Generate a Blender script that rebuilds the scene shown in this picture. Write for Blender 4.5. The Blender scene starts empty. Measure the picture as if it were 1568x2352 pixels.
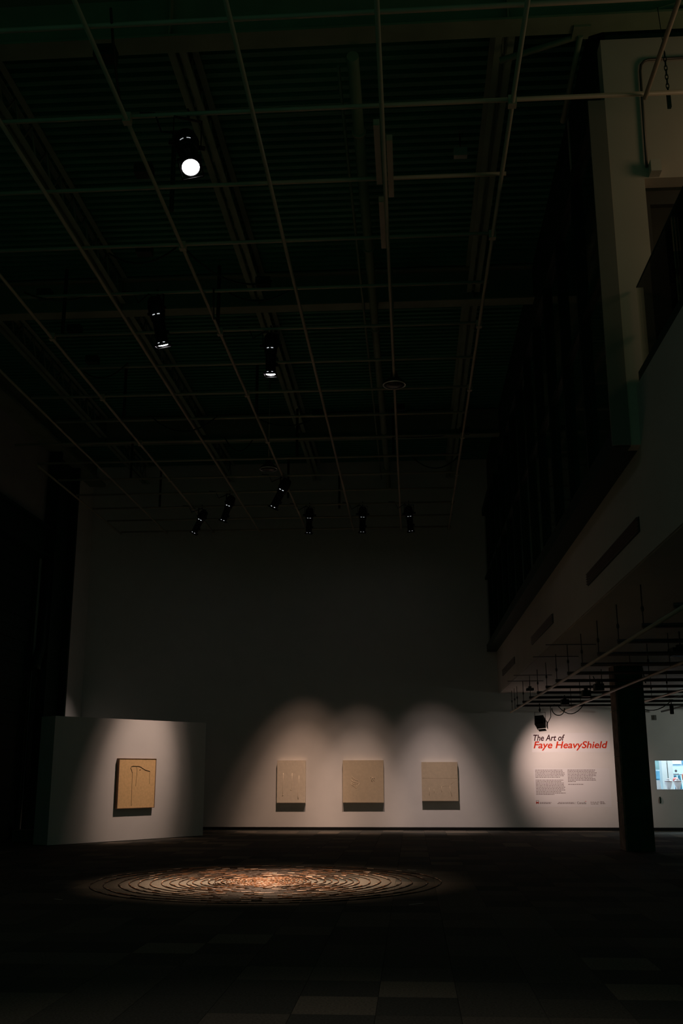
import bpy, math, random
from mathutils import Vector, Matrix, Quaternion

# ------------------------------------------------------------------ camera, world, exposure
scene = bpy.context.scene
C = scene.collection
cam_data = bpy.data.cameras.new('camera')
cam_data.sensor_width = 36.0
cam_data.sensor_fit = 'AUTO'
cam_data.lens = 35.658
cam_data.clip_end = 200
cam = bpy.data.objects.new('camera', cam_data)
C.objects.link(cam)
YAW, PITCH, ROLL = -0.067020, 0.251166, -0.001897
fwd = Vector((math.sin(YAW) * math.cos(PITCH), math.cos(YAW) * math.cos(PITCH), math.sin(PITCH)))
rgt = Vector((math.cos(YAW), -math.sin(YAW), 0))
upv = rgt.cross(fwd)
r2 = math.cos(ROLL) * rgt + math.sin(ROLL) * upv
u2 = -math.sin(ROLL) * rgt + math.cos(ROLL) * upv
m3 = Matrix((r2, u2, -fwd)).transposed()
cam.matrix_world = Matrix.Translation((0, 0, 1.6)) @ m3.to_4x4()
scene.camera = cam

world = bpy.data.worlds.new('world')
scene.world = world
world.use_nodes = True
bg = world.node_tree.nodes['Background']
bg.inputs[0].default_value = (0.30, 1.0, 0.60, 1)
bg.inputs[1].default_value = 0.029

vs = scene.view_settings
vs.view_transform = 'Standard'
vs.look = 'None'
vs.exposure = 0.0
vs.gamma = 1.0
vs.use_curve_mapping = False

# light of the lamps (powers in watts)
WARM = (1.0, 0.80, 0.70)
P_PICTURE = 1500.0
P_PARTITION = 1400.0
P_RINGS = 8800.0
P_NEAR_FLOOR = 220.0
P_TITLE = 270.0
P_MEZZ = 26.0
P_SIDE_GALLERY = 95.0
P_SHOP = 190.0

rnd = random.Random(7)
D = 30.37            # back wall
XL = -9.88           # left wall
X0 = 2.56            # mezzanine fascia
GS = 1.42496         # pitch of the pipe grid
GX, GY, GZ = 1.2247, 9.7330, 8.671

# ------------------------------------------------------------------ helpers
def lin(c):
    return tuple(((v / 255) / 12.92 if v / 255 <= 0.04045 else ((v / 255 + 0.055) / 1.055) ** 2.4) for v in c)

def mat(name, col, rough=0.6, metal=0.0, var=0.0, scale=6.0, bump=0.0, bscale=60.0, spec=0.5, emit=None, estr=0.0, col2=None):
    m = bpy.data.materials.new(name)
    m.use_nodes = True
    nt = m.node_tree
    b = nt.nodes['Principled BSDF']
    b.inputs['Base Color'].default_value = (*col, 1)
    b.inputs['Roughness'].default_value = rough
    b.inputs['Metallic'].default_value = metal
    b.inputs['Specular IOR Level'].default_value = spec
    if emit:
        b.inputs['Emission Color'].default_value = (*emit, 1)
        b.inputs['Emission Strength'].default_value = estr
    tc = nt.nodes.new('ShaderNodeTexCoord')
    if var > 0 or col2:
        n = nt.nodes.new('ShaderNodeTexNoise')
        n.inputs['Scale'].default_value = scale
        n.inputs['Detail'].default_value = 5
        nt.links.new(tc.outputs['Object'], n.inputs['Vector'])
        r = nt.nodes.new('ShaderNodeMix')
        r.data_type = 'RGBA'
        a = tuple(max(0, v * (1 - var)) for v in col)
        c2 = col2 if col2 else tuple(min(1, v * (1 + var)) for v in col)
        r.inputs['A'].default_value = (*a, 1)
        r.inputs['B'].default_value = (*c2, 1)
        mr = nt.nodes.new('ShaderNodeMapRange')
        mr.inputs['From Min'].default_value = 0.3
        mr.inputs['From Max'].default_value = 0.7
        nt.links.new(n.outputs['Fac'], mr.inputs['Value'])
        nt.links.new(mr.outputs['Result'], r.inputs['Factor'])
        nt.links.new(r.outputs['Result'], b.inputs['Base Color'])
    if bump > 0:
        n2 = nt.nodes.new('ShaderNodeTexNoise')
        n2.inputs['Scale'].default_value = bscale
        n2.inputs['Detail'].default_value = 4
        nt.links.new(tc.outputs['Object'], n2.inputs['Vector'])
        bp = nt.nodes.new('ShaderNodeBump')
        bp.inputs['Strength'].default_value = bump
        bp.inputs['Distance'].default_value = 0.01
        nt.links.new(n2.outputs['Fac'], bp.inputs['Height'])
        nt.links.new(bp.outputs['Normal'], b.inputs['Normal'])
    return m

def glass_mat(name, tint, gloss=0.08, rough=0.03):
    m = bpy.data.materials.new(name)
    m.use_nodes = True
    nt = m.node_tree
    nt.nodes.clear()
    out = nt.nodes.new('ShaderNodeOutputMaterial')
    tr = nt.nodes.new('ShaderNodeBsdfTransparent')
    tr.inputs['Color'].default_value = (*tint, 1)
    gl = nt.nodes.new('ShaderNodeBsdfGlossy')
    gl.inputs['Roughness'].default_value = rough
    lw = nt.nodes.new('ShaderNodeLayerWeight')
    lw.inputs['Blend'].default_value = gloss
    mx = nt.nodes.new('ShaderNodeMixShader')
    nt.links.new(lw.outputs['Fresnel'], mx.inputs['Fac'])
    nt.links.new(tr.outputs[0], mx.inputs[1])
    nt.links.new(gl.outputs[0], mx.inputs[2])
    nt.links.new(mx.outputs[0], out.inputs['Surface'])
    return m

class MB:
    """collects shapes and links them as one mesh object"""
    def __init__(s):
        s.v, s.f, s.m = [], [], []
        s.smooth = []
        s.mi = 0
    def _face(s, idx, sm=False):
        s.f.append(idx); s.m.append(s.mi); s.smooth.append(sm)
    def box(s, a, b):
        (x0, y0, z0), (x1, y1, z1) = a, b
        i = len(s.v)
        s.v += [(x0, y0, z0), (x1, y0, z0), (x1, y1, z0), (x0, y1, z0), (x0, y0, z1), (x1, y0, z1), (x1, y1, z1), (x0, y1, z1)]
        for q in ((3, 2, 1, 0), (4, 5, 6, 7), (0, 1, 5, 4), (1, 2, 6, 5), (2, 3, 7, 6), (3, 0, 4, 7)):
            s._face(tuple(i + k for k in q))
        return s
    def obox(s, c, ax, ay, az, hx, hy, hz):
        """box with its own axes"""
        c, ax, ay, az = Vector(c), Vector(ax).normalized(), Vector(ay).normalized(), Vector(az).normalized()
        i = len(s.v)
        for sz in (-1, 1):
            for sx, sy in ((-1, -1), (1, -1), (1, 1), (-1, 1)):
                s.v.append(tuple(c + ax * hx * sx + ay * hy * sy + az * hz * sz))
        for q in ((3, 2, 1, 0), (4, 5, 6, 7), (0, 1, 5, 4), (1, 2, 6, 5), (2, 3, 7, 6), (3, 0, 4, 7)):
            s._face(tuple(i + k for k in q))
        return s
    def bar(s, p, q, w, h, up=(0, 0, 1)):
        """rectangular bar from p to q"""
        p, q = Vector(p), Vector(q)
        d = (q - p)
        L = d.length
        d.normalize()
        up = Vector(up)
        side = d.cross(up)
        if side.length < 1e-4:
            side = d.cross(Vector((1, 0, 0)))
        side.normalize()
        u = side.cross(d)
        return s.obox((p + q) / 2, d, side, u, L / 2, w / 2, h / 2)
    def tube(s, pts, r, n=8, closed=False, r1=None):
        pts = [Vector(p) for p in pts]
        k = len(pts)
        i0 = len(s.v)
        prev = None
        for a in range(k):
            if closed:
                t = pts[(a + 1) % k] - pts[a - 1]
            else:
                t = pts[min(a + 1, k - 1)] - pts[max(a - 1, 0)]
            t.normalize()
            if prev is None:
                ref = Vector((0, 0, 1)) if abs(t.z) < 0.9 else Vector((1, 0, 0))
                nn = t.cross(ref).normalized()
            else:
                nn = (prev - t * prev.dot(t))
                nn = nn.normalized() if nn.length > 1e-6 else t.orthogonal().normalized()
            prev = nn
            bb = t.cross(nn)
            rr = r if r1 is None else r + (r1 - r) * a / max(1, k - 1)
            for j in range(n):
                w = 2 * math.pi * j / n
                s.v.append(tuple(pts[a] + (nn * math.cos(w) + bb * math.sin(w)) * rr))
        for a in range(k if closed else k - 1):
            b = (a + 1) % k
            for j in range(n):
                j2 = (j + 1) % n
                s._face((i0 + a * n + j, i0 + a * n + j2, i0 + b * n + j2, i0 + b * n + j), True)
        if not closed:
            s._face(tuple(i0 + j for j in reversed(range(n))))
            s._face(tuple(i0 + (k - 1) * n + j for j in range(n)))
        return s
    def lathe(s, prof, n=24, o=(0, 0, 0), cap=True):
        """profile of (radius, z) turned about z"""
        i0 = len(s.v)
        for r, z in prof:
            for j in range(n):
                w = 2 * math.pi * j / n
                s.v.append((o[0] + r * math.cos(w), o[1] + r * math.sin(w), o[2] + z))
        for a in range(len(prof) - 1):
            for j in range(n):
                j2 = (j + 1) % n
                s._face((i0 + a * n + j, i0 + a * n + j2, i0 + (a + 1) * n + j2, i0 + (a + 1) * n + j), True)
        if cap:
            s._face(tuple(i0 + j for j in reversed(range(n))))
            k = len(prof) - 1
            s._face(tuple(i0 + k * n + j for j in range(n)))
        return s
    def mesh(s, name, mats):
        me = bpy.data.meshes.new(name)
        me.from_pydata(s.v, [], s.f)
        for m in (mats if isinstance(mats, (list, tuple)) else [mats]):
            me.materials.append(m)
        for p, mi, sm in zip(me.polygons, s.m, s.smooth):
            p.material_index = mi
            p.use_smooth = sm
        me.update()
        return me
    def build(s, name, mats, parent=None, loc=None):
        o = bpy.data.objects.new(name, s.mesh(name, mats))
        C.objects.link(o)
        if parent:
            o.parent = parent
        if loc:
            o.location = loc
        return o

def empty(name, loc=(0, 0, 0)):
    o = bpy.data.objects.new(name, None)
    C.objects.link(o)
    o.location = loc
    o.empty_display_size = 0.1
    return o

def tag(o, label=None, cat=None, group=None, kind=None):
    if label: o['label'] = label
    if cat: o['category'] = cat
    if group: o['group'] = group
    if kind: o['kind'] = kind
    return o

def inst(name, me, parent=None, loc=(0, 0, 0)):
    o = bpy.data.objects.new(name, me)
    C.objects.link(o)
    o.parent = parent
    o.location = loc
    return o

def text_mesh(txt, width, mats, shear=0.0, bold=0.0, depth=0.001):
    """vinyl lettering in the XZ plane, left end at x=0, base line at z=0, fitted to a width"""
    cu = bpy.data.curves.new('lettering', 'FONT')
    cu.body = txt
    cu.shear = shear
    cu.offset = bold
    cu.extrude = 0.0
    cu.size = 1.0
    cu.resolution_u = 4
    o = bpy.data.objects.new('lettering', cu)
    C.objects.link(o)
    dg = bpy.context.evaluated_depsgraph_get()
    me = bpy.data.meshes.new_from_object(o.evaluated_get(dg))
    bpy.data.objects.remove(o)
    bpy.data.curves.remove(cu)
    xs = [v.co.x for v in me.vertices]
    a, b = min(xs), max(xs)
    k = width / (b - a)
    for v in me.vertices:
        x, y = v.co.x, v.co.y
        v.co = ((x - a) * k, -depth, y * k)
    me.materials.clear()
    me.materials.append(mats)
    return me, k

def tint(me_k):
    return me_k

# ------------------------------------------------------------------ materials
M = {}
M['wall'] = mat('white_wall_paint', (0.74, 0.73, 0.71), 0.75, var=0.03, scale=2.0, bump=0.05, bscale=120)
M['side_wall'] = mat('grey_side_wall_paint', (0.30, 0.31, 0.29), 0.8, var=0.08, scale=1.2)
M['partition'] = mat('partition_paint', (0.72, 0.72, 0.70), 0.75, var=0.02, scale=2.5, bump=0.04, bscale=140)
M['black'] = mat('black_paint', (0.004, 0.030, 0.017), 0.6, spec=0.25)
M['black_metal'] = mat('black_fixture_enamel', (0.004, 0.0045, 0.004), 0.5, spec=0.3)
M['base'] = mat('black_rubber_base', (0.008, 0.008, 0.008), 0.5, spec=0.3)
M['deck'] = mat('dark_steel_deck', (0.022, 0.210, 0.120), 0.6, var=0.2, scale=0.8)
M['steel'] = mat('grey_painted_steel', (0.19, 0.26, 0.17), 0.6, var=0.12, scale=2.0)
M['joist'] = mat('joist_steel_paint', (0.20, 0.29, 0.20), 0.6, var=0.1, scale=2.0)
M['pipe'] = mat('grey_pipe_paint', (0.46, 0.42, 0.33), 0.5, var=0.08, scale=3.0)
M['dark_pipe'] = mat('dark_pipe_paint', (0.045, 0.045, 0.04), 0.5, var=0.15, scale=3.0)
M['rod'] = mat('threaded_rod_steel', (0.05, 0.05, 0.045), 0.5, metal=0.3)
M['fascia'] = mat('fascia_paint', (0.46, 0.45, 0.41), 0.8, var=0.05, scale=1.0)
M['soffit'] = mat('soffit_plaster', (0.44, 0.43, 0.39), 0.85, var=0.06, scale=0.8)
M['beige'] = mat('beige_mezzanine_paint', (0.55, 0.50, 0.44), 0.8, var=0.05, scale=1.5)
M['grey_cap'] = mat('grey_end_panel', (0.20, 0.19, 0.17), 0.7, var=0.05, scale=1.5)
M['darkglass'] = mat('dark_curtain_glass', (0.005, 0.045, 0.025), 0.06, spec=0.5)
M['mullion'] = mat('dark_mullion', (0.006, 0.032, 0.018), 0.5, spec=0.3)
M['column'] = mat('shaded_concrete', (0.024, 0.100, 0.055), 0.8, var=0.35, scale=2.5, bump=0.3, bscale=20)  # same concrete as the side, with the unlit front's shade put into the colour
M['colside_lit'] = mat('lit_board_concrete', (0.26, 0.20, 0.16), 0.85, var=0.5, scale=5.0, bump=0.3, bscale=20)  # side face lightened: the title lamp's light is put into the colour
M['grille'] = mat('dark_vent_louvre', (0.05, 0.05, 0.045), 0.6)
M['subfloor'] = mat('subfloor_screed', (0.012, 0.013, 0.012), 0.9)
CARPET = [(0.060, 0.062, 0.054), (0.080, 0.078, 0.066), (0.112, 0.102, 0.084), (0.160, 0.142, 0.112)]
for k, c in enumerate(CARPET):
    M['carpet%d' % k] = mat('loop_carpet_%d' % k, c, 0.95, var=0.35, scale=55, bump=0.5, bscale=160, spec=0.15)
M['twig'] = mat('reddish_twig', (0.24, 0.115, 0.055), 0.42, var=0.5, scale=9, spec=0.6)
M['twig_dark'] = mat('dark_twig', (0.045, 0.025, 0.014), 0.5, var=0.4, scale=9)
M['twig_pale'] = mat('pale_twig', (0.66, 0.48, 0.36), 0.4, var=0.2, scale=9, spec=0.6)
M['canvas1'] = mat('pale_canvas', (0.78, 0.70, 0.57), 0.9, var=0.05, scale=14, bump=0.08, bscale=220)
M['canvas2'] = mat('taupe_canvas', (0.58, 0.48, 0.34), 0.9, var=0.05, scale=14, bump=0.08, bscale=220)
M['canvas3'] = mat('sand_canvas', (0.58, 0.48, 0.345), 0.9, var=0.05, scale=14, bump=0.08, bscale=220)
M['kraft'] = mat('brown_paper', (0.84, 0.57, 0.27), 0.9, var=0.07, scale=20, bump=0.2, bscale=200)
M['kraft_edge'] = mat('brown_wood_frame', (0.20, 0.11, 0.055), 0.7, var=0.2, scale=9)
M['drawn'] = mat('charcoal_line', (0.06, 0.035, 0.02), 0.9)
M['maroon'] = mat('maroon_vinyl', (0.035, 0.006, 0.011), 0.85, spec=0.1)
M['red'] = mat('red_vinyl', (0.60, 0.035, 0.010), 0.85, spec=0.1)
M['ink'] = mat('grey_print', (0.20, 0.16, 0.16), 0.6)
M['darkink'] = mat('dark_print', (0.06, 0.05, 0.05), 0.6)
M['vinyl'] = mat('clear_vinyl_sheet', (0.76, 0.755, 0.76), 0.5)
M['lens_hot'] = mat('lit_lens', (0.9, 0.9, 0.9), 0.2, emit=(1.0, 0.94, 0.98), estr=30)
M['lens_dim'] = mat('lens_glow', (0.5, 0.5, 0.5), 0.2, emit=(1.0, 0.95, 0.98), estr=6)
M['leak_glint'] = mat('light_leak_and_glint', (0.6, 0.6, 0.6), 0.3, emit=(0.9, 0.95, 1.0), estr=0.7)
M['leak_glint_dim'] = mat('light_leak_and_glint_dim', (0.6, 0.6, 0.6), 0.3, emit=(0.9, 0.95, 1.0), estr=0.25)
M['tape'] = mat('pale_floor_tape', (0.62, 0.60, 0.55), 0.6)
M['glass'] = glass_mat('railing_glass', (0.86, 0.90, 0.86), 0.12)
M['window_glass'] = glass_mat('window_glass', (0.94, 0.97, 0.98), 0.05)
M['led'] = mat('red_led', (0.8, 0.05, 0.02), 0.4, emit=(1.0, 0.08, 0.02), estr=3.0)
M['pendant'] = mat('pendant_metal', (0.06, 0.06, 0.055), 0.35, metal=0.6)
M['pendant_rim'] = mat('pendant_prismatic_rim', (0.8, 0.8, 0.76), 0.2, metal=0.4)
M['white_box'] = mat('white_plastic', (0.60, 0.57, 0.52), 0.5)
M['conduit'] = mat('steel_conduit', (0.10, 0.095, 0.085), 0.4, metal=0.5)
M['shop_wall'] = mat('pale_blue_shop_wall', (0.50, 0.66, 0.78), 0.8)
M['shop_teal'] = mat('teal_shop_panel', (0.02, 0.12, 0.17), 0.6, var=0.3, scale=3)
M['shop_blue'] = mat('blue_shop_panel', (0.09, 0.27, 0.40), 0.6, var=0.3, scale=4)
M['shop_green'] = mat('grey_green_shop_panel', (0.14, 0.24, 0.24), 0.7, var=0.2, scale=4)
M['cream'] = mat('cream_pillar', (0.66, 0.68, 0.64), 0.8, var=0.05, scale=4)
M['porcelain'] = mat('white_porcelain', (0.82, 0.76, 0.76), 0.3)
M['brown_rim'] = mat('brown_rim', (0.28, 0.15, 0.13), 0.5)
M['orange'] = mat('orange_cloth', (0.80, 0.26, 0.14), 0.7, var=0.1, scale=6)
M['pink'] = mat('salmon_cloth', (0.82, 0.45, 0.38), 0.7)
M['coral'] = mat('coral_paint', (0.70, 0.18, 0.16), 0.5)
M['paper'] = mat('white_card', (0.80, 0.78, 0.78), 0.7)
M['screen'] = mat('lit_shop_screen', (0.7, 0.8, 0.85), 0.5, emit=(0.75, 0.92, 1.0), estr=0.6)
M['frame_light'] = mat('pale_window_frame', (0.62, 0.62, 0.64), 0.5)
M['crate'] = mat('grey_crate_plastic', (0.12, 0.12, 0.11), 0.7)

# ------------------------------------------------------------------ floor of carpet tiles
floor = MB().box((-11, 1.5, -0.12), (13, D + 0.25, -0.012)).build('floor', M['subfloor'])
tag(floor, kind='structure')
T = 0.58
TX, TY = -0.28, 7.53
tile_mesh = []
g = 0.0012
for k in range(4):
    mb = MB()
    mb.box((g, g, -0.012), (T - g, T - g, -0.002))
    i = len(mb.v)
    e = 0.004
    mb.v += [(g + e, g + e, 0), (T - g - e, g + e, 0), (T - g - e, T - g - e, 0), (g + e, T - g - e, 0)]
    top = 4
    for q in ((4, 5, i + 1, i), (5, 6, i + 2, i + 1), (6, 7, i + 3, i + 2), (7, 4, i, i + 3), (i, i + 1, i + 2, i + 3)):
        mb._face(q)
    mb.f.pop(1); mb.m.pop(1); mb.smooth.pop(1)      # flat lid replaced by the chamfered pile
    tile_mesh.append(mb.mesh('carpet_tile', M['carpet%d' % k]))

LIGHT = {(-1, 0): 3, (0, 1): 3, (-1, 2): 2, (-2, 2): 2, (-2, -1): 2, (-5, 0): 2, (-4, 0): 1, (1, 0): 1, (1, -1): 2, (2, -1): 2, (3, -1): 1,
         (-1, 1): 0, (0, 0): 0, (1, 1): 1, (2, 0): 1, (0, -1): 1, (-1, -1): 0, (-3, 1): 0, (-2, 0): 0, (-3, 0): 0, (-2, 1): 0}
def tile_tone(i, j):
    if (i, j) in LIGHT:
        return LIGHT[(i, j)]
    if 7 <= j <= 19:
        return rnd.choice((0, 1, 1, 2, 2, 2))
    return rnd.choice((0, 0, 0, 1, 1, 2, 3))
cells = []
for j in range(-10, 40):
    for i in range(-17, 23):
        x, y = TX + i * T, TY + j * T
        if y + T > D + 0.1 or x < -10.4 or x > 12.5:
            continue
        v = m3.transposed() @ (Vector((x + T / 2, y + T / 2, 0)) - Vector((0, 0, 1.6)))
        z = -v.z
        px = 784 + 2329.66 * v.x / z if z > 0.1 else -9999
        py = 1176 - 2329.66 * v.y / z if z > 0.1 else -9999
        seen = -90 < px < 1660 and 0 < py < 2400
        cells.append((not seen, y + abs(x) * 0.02, i, j, x, y))
cells.sort()
rest = MB()
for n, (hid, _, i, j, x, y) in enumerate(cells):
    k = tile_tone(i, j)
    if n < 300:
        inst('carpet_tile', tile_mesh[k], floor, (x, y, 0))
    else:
        rest.mi = k
        a = len(rest.v)
        rest.v += [(x + g, y + g, -0.012), (x + T - g, y + g, -0.012), (x + T - g, y + T - g, -0.012), (x + g, y + T - g, -0.012),
                   (x + 2 * g, y + 2 * g, 0), (x + T - 2 * g, y + 2 * g, 0), (x + T - 2 * g, y + T - 2 * g, 0), (x + 2 * g, y + T - 2 * g, 0)]
        for q in ((4, 5, 6, 7), (0, 1, 5, 4), (1, 2, 6, 5), (2, 3, 7, 6), (3, 0, 4, 7)):
            rest._face(tuple(a + t for t in q))
tag(rest.build('far_carpet_tiles', [M['carpet%d' % k] for k in range(4)], floor), kind='stuff')

# ------------------------------------------------------------------ walls
WX0, WX1, WZ0, WZ1 = 6.885, 9.3, 1.085, 1.935       # window to the shop
wb = MB()
wb.box((XL - 0.3, D, 0), (WX0, D + 0.22, 11.2)).box((WX1, D, 0), (13, D + 0.22, 11.2))
wb.box((WX0, D, 0), (WX1, D + 0.22, WZ0)).box((WX0, D, WZ1), (WX1, D + 0.22, 11.2))
tag(wb.build('wall_back', M['wall']), kind='structure')
tag(MB().box((XL + 0.02, D - 0.016, 0.005), (13, D, 0.075)).build('baseboard_back', M['base']), kind='structure')

wl = MB().box((XL - 0.3, 28.0, 0), (XL, D - 0.001, 10.9)).box((XL - 0.3, 26.3, 0), (XL - 0.02, 28.0, 7.9)).build('wall_left', M['wall'])
tag(wl, kind='structure')
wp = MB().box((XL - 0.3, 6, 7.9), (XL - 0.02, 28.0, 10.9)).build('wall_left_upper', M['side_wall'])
tag(wp, kind='structure')
# dark roller door below the beam, with its vertical guides and slats
dr = MB().box((XL - 0.28, 6, 0), (XL - 0.12, 26.3, 7.4)).build('door_1', M['black'])
tag(dr, kind='structure')
slat = MB().box((XL - 0.12, 6.1, 0.0), (XL - 0.095, 26.2, 0.29)).mesh('door_slat', M['black'])
for k in range(24):
    inst('door_slat', slat, dr, (0, 0, 0.02 + k * 0.305))
for y in (12.5, 19.4, 26.0):
    MB().box((XL - 0.12, y, 0), (XL - 0.03, y + 0.18, 7.3)).build('door_guide', M['mullion'], dr)
# horizontal beam over the door
bm = MB().box((XL - 0.1, 6, 7.22), (XL + 0.22, 26.3, 7.30)).box((XL - 0.1, 6, 8.0), (XL + 0.22, 26.3, 8.08)).box((XL + 0.02, 6, 7.30), (XL + 0.08, 26.3, 8.0))
tag(bm.build('trim_1', M['mullion']), kind='structure')
# black steel column in front of the white corner
cl = MB().box((XL, 26.3, 0), (XL + 0.33, 26.42, 10.3)).box((XL, 27.88, 0), (XL + 0.33, 28.0, 10.3)).box((XL + 0.02, 26.42, 0), (XL + 0.12, 27.88, 10.3))
cl_o = cl.build('steel_column', M['black'])
tag(cl_o, 'tall black steel column beside the white left corner', 'column', kind='structure')
# edge beam under the roof along the left wall
eb = MB().box((XL - 0.2, 6, 10.25), (XL + 0.5, 29.9, 10.33)).box((XL + 0.1, 6, 10.33), (XL + 0.2, 29.9, 10.9))
tag(eb.build('trim_2', M['steel']), kind='structure')

# conduits on the left wall
cd = empty('wall_conduit', (XL + 0.05, 26.0, 0))
tag(cd, 'bundle of dark vertical conduits hanging down the left wall', 'conduit')
MB().tube([(0.1, 0.3, 7.2), (0.1, 0.3, 4.9), (0.1, -0.02, 4.35), (0.1, -0.05, 4.2)], 0.13, 10).build('duct', M['mullion'], cd)
for k in range(4):
    y = -0.16 + k * 0.075
    MB().tube([(0.1, y, 4.3), (0.1, y, 0.02)], 0.022, 6).build('conduit_pipe', M['mullion'], cd)
bx = MB().box((-0.3, -0.3, 0), (0.3, 0.3, 0.22)).box((-0.32, -0.32, 0.22), (0.32, 0.32, 0.26)).build('crate', M['crate'], None, (-9.3, 25.2, 0.0))
tag(bx, 'low dark crate on the floor left of the white partition', 'crate')

# ------------------------------------------------------------------ roof: deck, girders, joists
dk = MB()
P = 0.19
y = 4.0
prof = []
while y < 30.4:
    prof += [(y, 11.0), (y + 0.09, 11.0), (y + 0.11, 11.06), (y + 0.17, 11.06)]
    y += P
i0 = len(dk.v)
for yy, zz in prof:
    dk.v += [(-10.2, yy, zz), (13, yy, zz)]
for a in range(len(prof) - 1):
    dk._face((i0 + 2 * a, i0 + 2 * a + 2, i0 + 2 * a + 3, i0 + 2 * a + 1))
dk.box((-10.2, 4, 11.1), (13, 30.4, 11.2))
tag(dk.build('ceiling', M['deck']), kind='structure')

GIRD = [10.5, 17.9, 25.85]
names = ('nearest', 'middle', 'farthest')
for n, gy in enumerate(GIRD):
    zb = 10.28
    e = empty('steel_girder', (0, gy, zb))
    tag(e, '%s of the three wide steel roof girders crossing the ceiling' % names[n], 'girder', 'roof girders', 'structure')
    MB().box((-9.7, -0.15, 0), (12.5, 0.15, 0.03)).build('bottom_flange', M['steel'], e)
    MB().box((-9.7, -0.012, 0.03), (12.5, 0.012, 0.66)).build('web', M['steel'], e)
    MB().box((-9.7, -0.15, 0.66), (12.5, 0.15, 0.69)).build('top_flange', M['steel'], e)
    st = MB().box((0, -0.14, 0.03), (0.015, -0.012, 0.66)).mesh('stiffener', M['steel'])
    for x in (-8.2, -5.5, -2.8, 1.3, 4.0):
        inst('stiffener', st, e, (x, 0, 0))

BAY = [(10.66, 17.74), (18.06, 25.69), (26.01, 30.3)]
JX = [-8.2, -5.5, -2.8, 1.32]
ordn = ('first', 'second', 'third', 'fourth')
bayn = ('near bay between the nearest and middle girders', 'middle bay between the middle and farthest girders', 'far bay against the back wall')
for b, (y0, y1) in enumerate(BAY):
    for n, x in enumerate(JX):
        L = y1 - y0
        e = empty('open_web_joist', (x, y0, 10.42))
        tag(e, 'open-web steel joist, %s from the left in the %s' % (ordn[n], bayn[b]), 'joist', 'roof joists', 'structure')
        mb = MB()
        for s in (-1, 1):
            mb.box((s * 0.03 - (0.09 if s < 0 else 0), 0, 0), (s * 0.03 + (0.09 if s > 0 else 0), L, 0.012))
            mb.box((s * 0.03 - 0.006, 0, 0), (s * 0.03 + 0.006, L, 0.08))
        mb.build('bottom_chord', M['joist'], e)
        mb = MB()
        for s in (-1, 1):
            mb.box((s * 0.03 - (0.09 if s < 0 else 0), 0, 0.54), (s * 0.03 + (0.09 if s > 0 else 0), L, 0.555))
        mb.build('top_chord', M['joist'], e)
        mb = MB()
        nz = int(L / 0.6)
        for k in range(nz):
            a, c = L * k / nz, L * (k + 0.5) / nz
            d_ = L * (k + 1) / nz
            mb.tube([(0, a, 0.04), (0, c, 0.53)], 0.016, 5).tube([(0, c, 0.53), (0, d_, 0.04)], 0.016, 5)
        mb.build('web_bars', M['joist'], e)

# sprinkler main and branch along the ceiling
sm = empty('sprinkler_main', (-0.57, 10.7, 10.15))
tag(sm, 'thick grey sprinkler main running the length of the ceiling', 'pipe')
MB().tube([(0, 0, 0), (0, 19.5, 0)], 0.075, 12).build('main_pipe', M['steel'], sm)
for k in range(6):
    mb = MB().tube([(0, 0, -0.05), (0, 0.05, -0.05)], 0.1, 12)
    mb.build('coupling', M['steel'], sm, (0, 1.5 + k * 3.2, 0.05))
MB().tube([(-0.2, 0.3, 0.1), (-0.2, 19.0, 0.1)], 0.022, 6).build('conduit_run', M['steel'], sm)
for k in range(5):
    MB().tube([(0, 0, 0), (0, 0, 0.8)], 0.012, 5).build('hanger_rod', M['rod'], sm, (0, 2.2 + k * 3.9, 0.05))

# ------------------------------------------------------------------ the main pipe grid
grid = empty('pipe_grid', (GX, GY, GZ))
tag(grid, 'large square lighting grid of grey pipes under the main ceiling', 'lighting grid')
NR = 15
PR = 0.026
# pipes running into the room
starts = {-1: (-4, 0), 0: (-4, 14), 1: (-4, 14), 2: (-4, 14), 3: (-4, 14), 4: (-4, 14), 5: (-3, 14), 6: (2, 14), 7: (9, 14)}
for k, (a, b) in starts.items():
    MB().tube([(-k * GS, a * GS, 0), (-k * GS, b * GS, 0)], PR, 8).build('pipe', M['pipe'], grid)
for j in range(-2, NR):
    xr = 3.4 if j <= 0 else (0.06 if j != 4 else 0.06)
    xl = -7 * GS if j >= 8 else (-6 * GS if j >= 6 else -6 * GS + 0.0)
    if j < 6: xl = -5.0 * GS if j >= 3 else -6 * GS
    z = 0.055
    MB().tube([(xl, j * GS, z), (xr, j * GS, z)], PR, 8).build('pipe', M['pipe'], grid)
# cross clamps near the edge pipe
cm = MB().box((-0.045, -0.045, -0.03), (0.045, 0.045, 0.085)).mesh('cross_clamp', M['pipe'])
for j in range(0, NR, 2):
    for k in (0, 3, 5):
        if starts[k][0] <= j <= starts[k][1]:
            inst('cross_clamp', cm, grid, (-k * GS, j * GS, 0))
# dark hangers from the joists to the pipes
hr = MB().tube([(0, 0, 0.08), (0, 0, 1.25)], 0.032, 7).mesh('hanger_rod', M['black'])
for x, y in ((-3.02, 11.75), (-3.10, 15.45), (-5.72, 15.4), (-5.85, 19.6), (-3.1, 19.8), (-2.55, 22.5), (-3.2, 26.2), (-6.9, 24.0), (-0.3, 22.7), (-6.9, 27.0), (-1.9, 27.4)):
    inst('hanger_rod', hr, grid, (x - GX, y - GY, 0))
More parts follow.
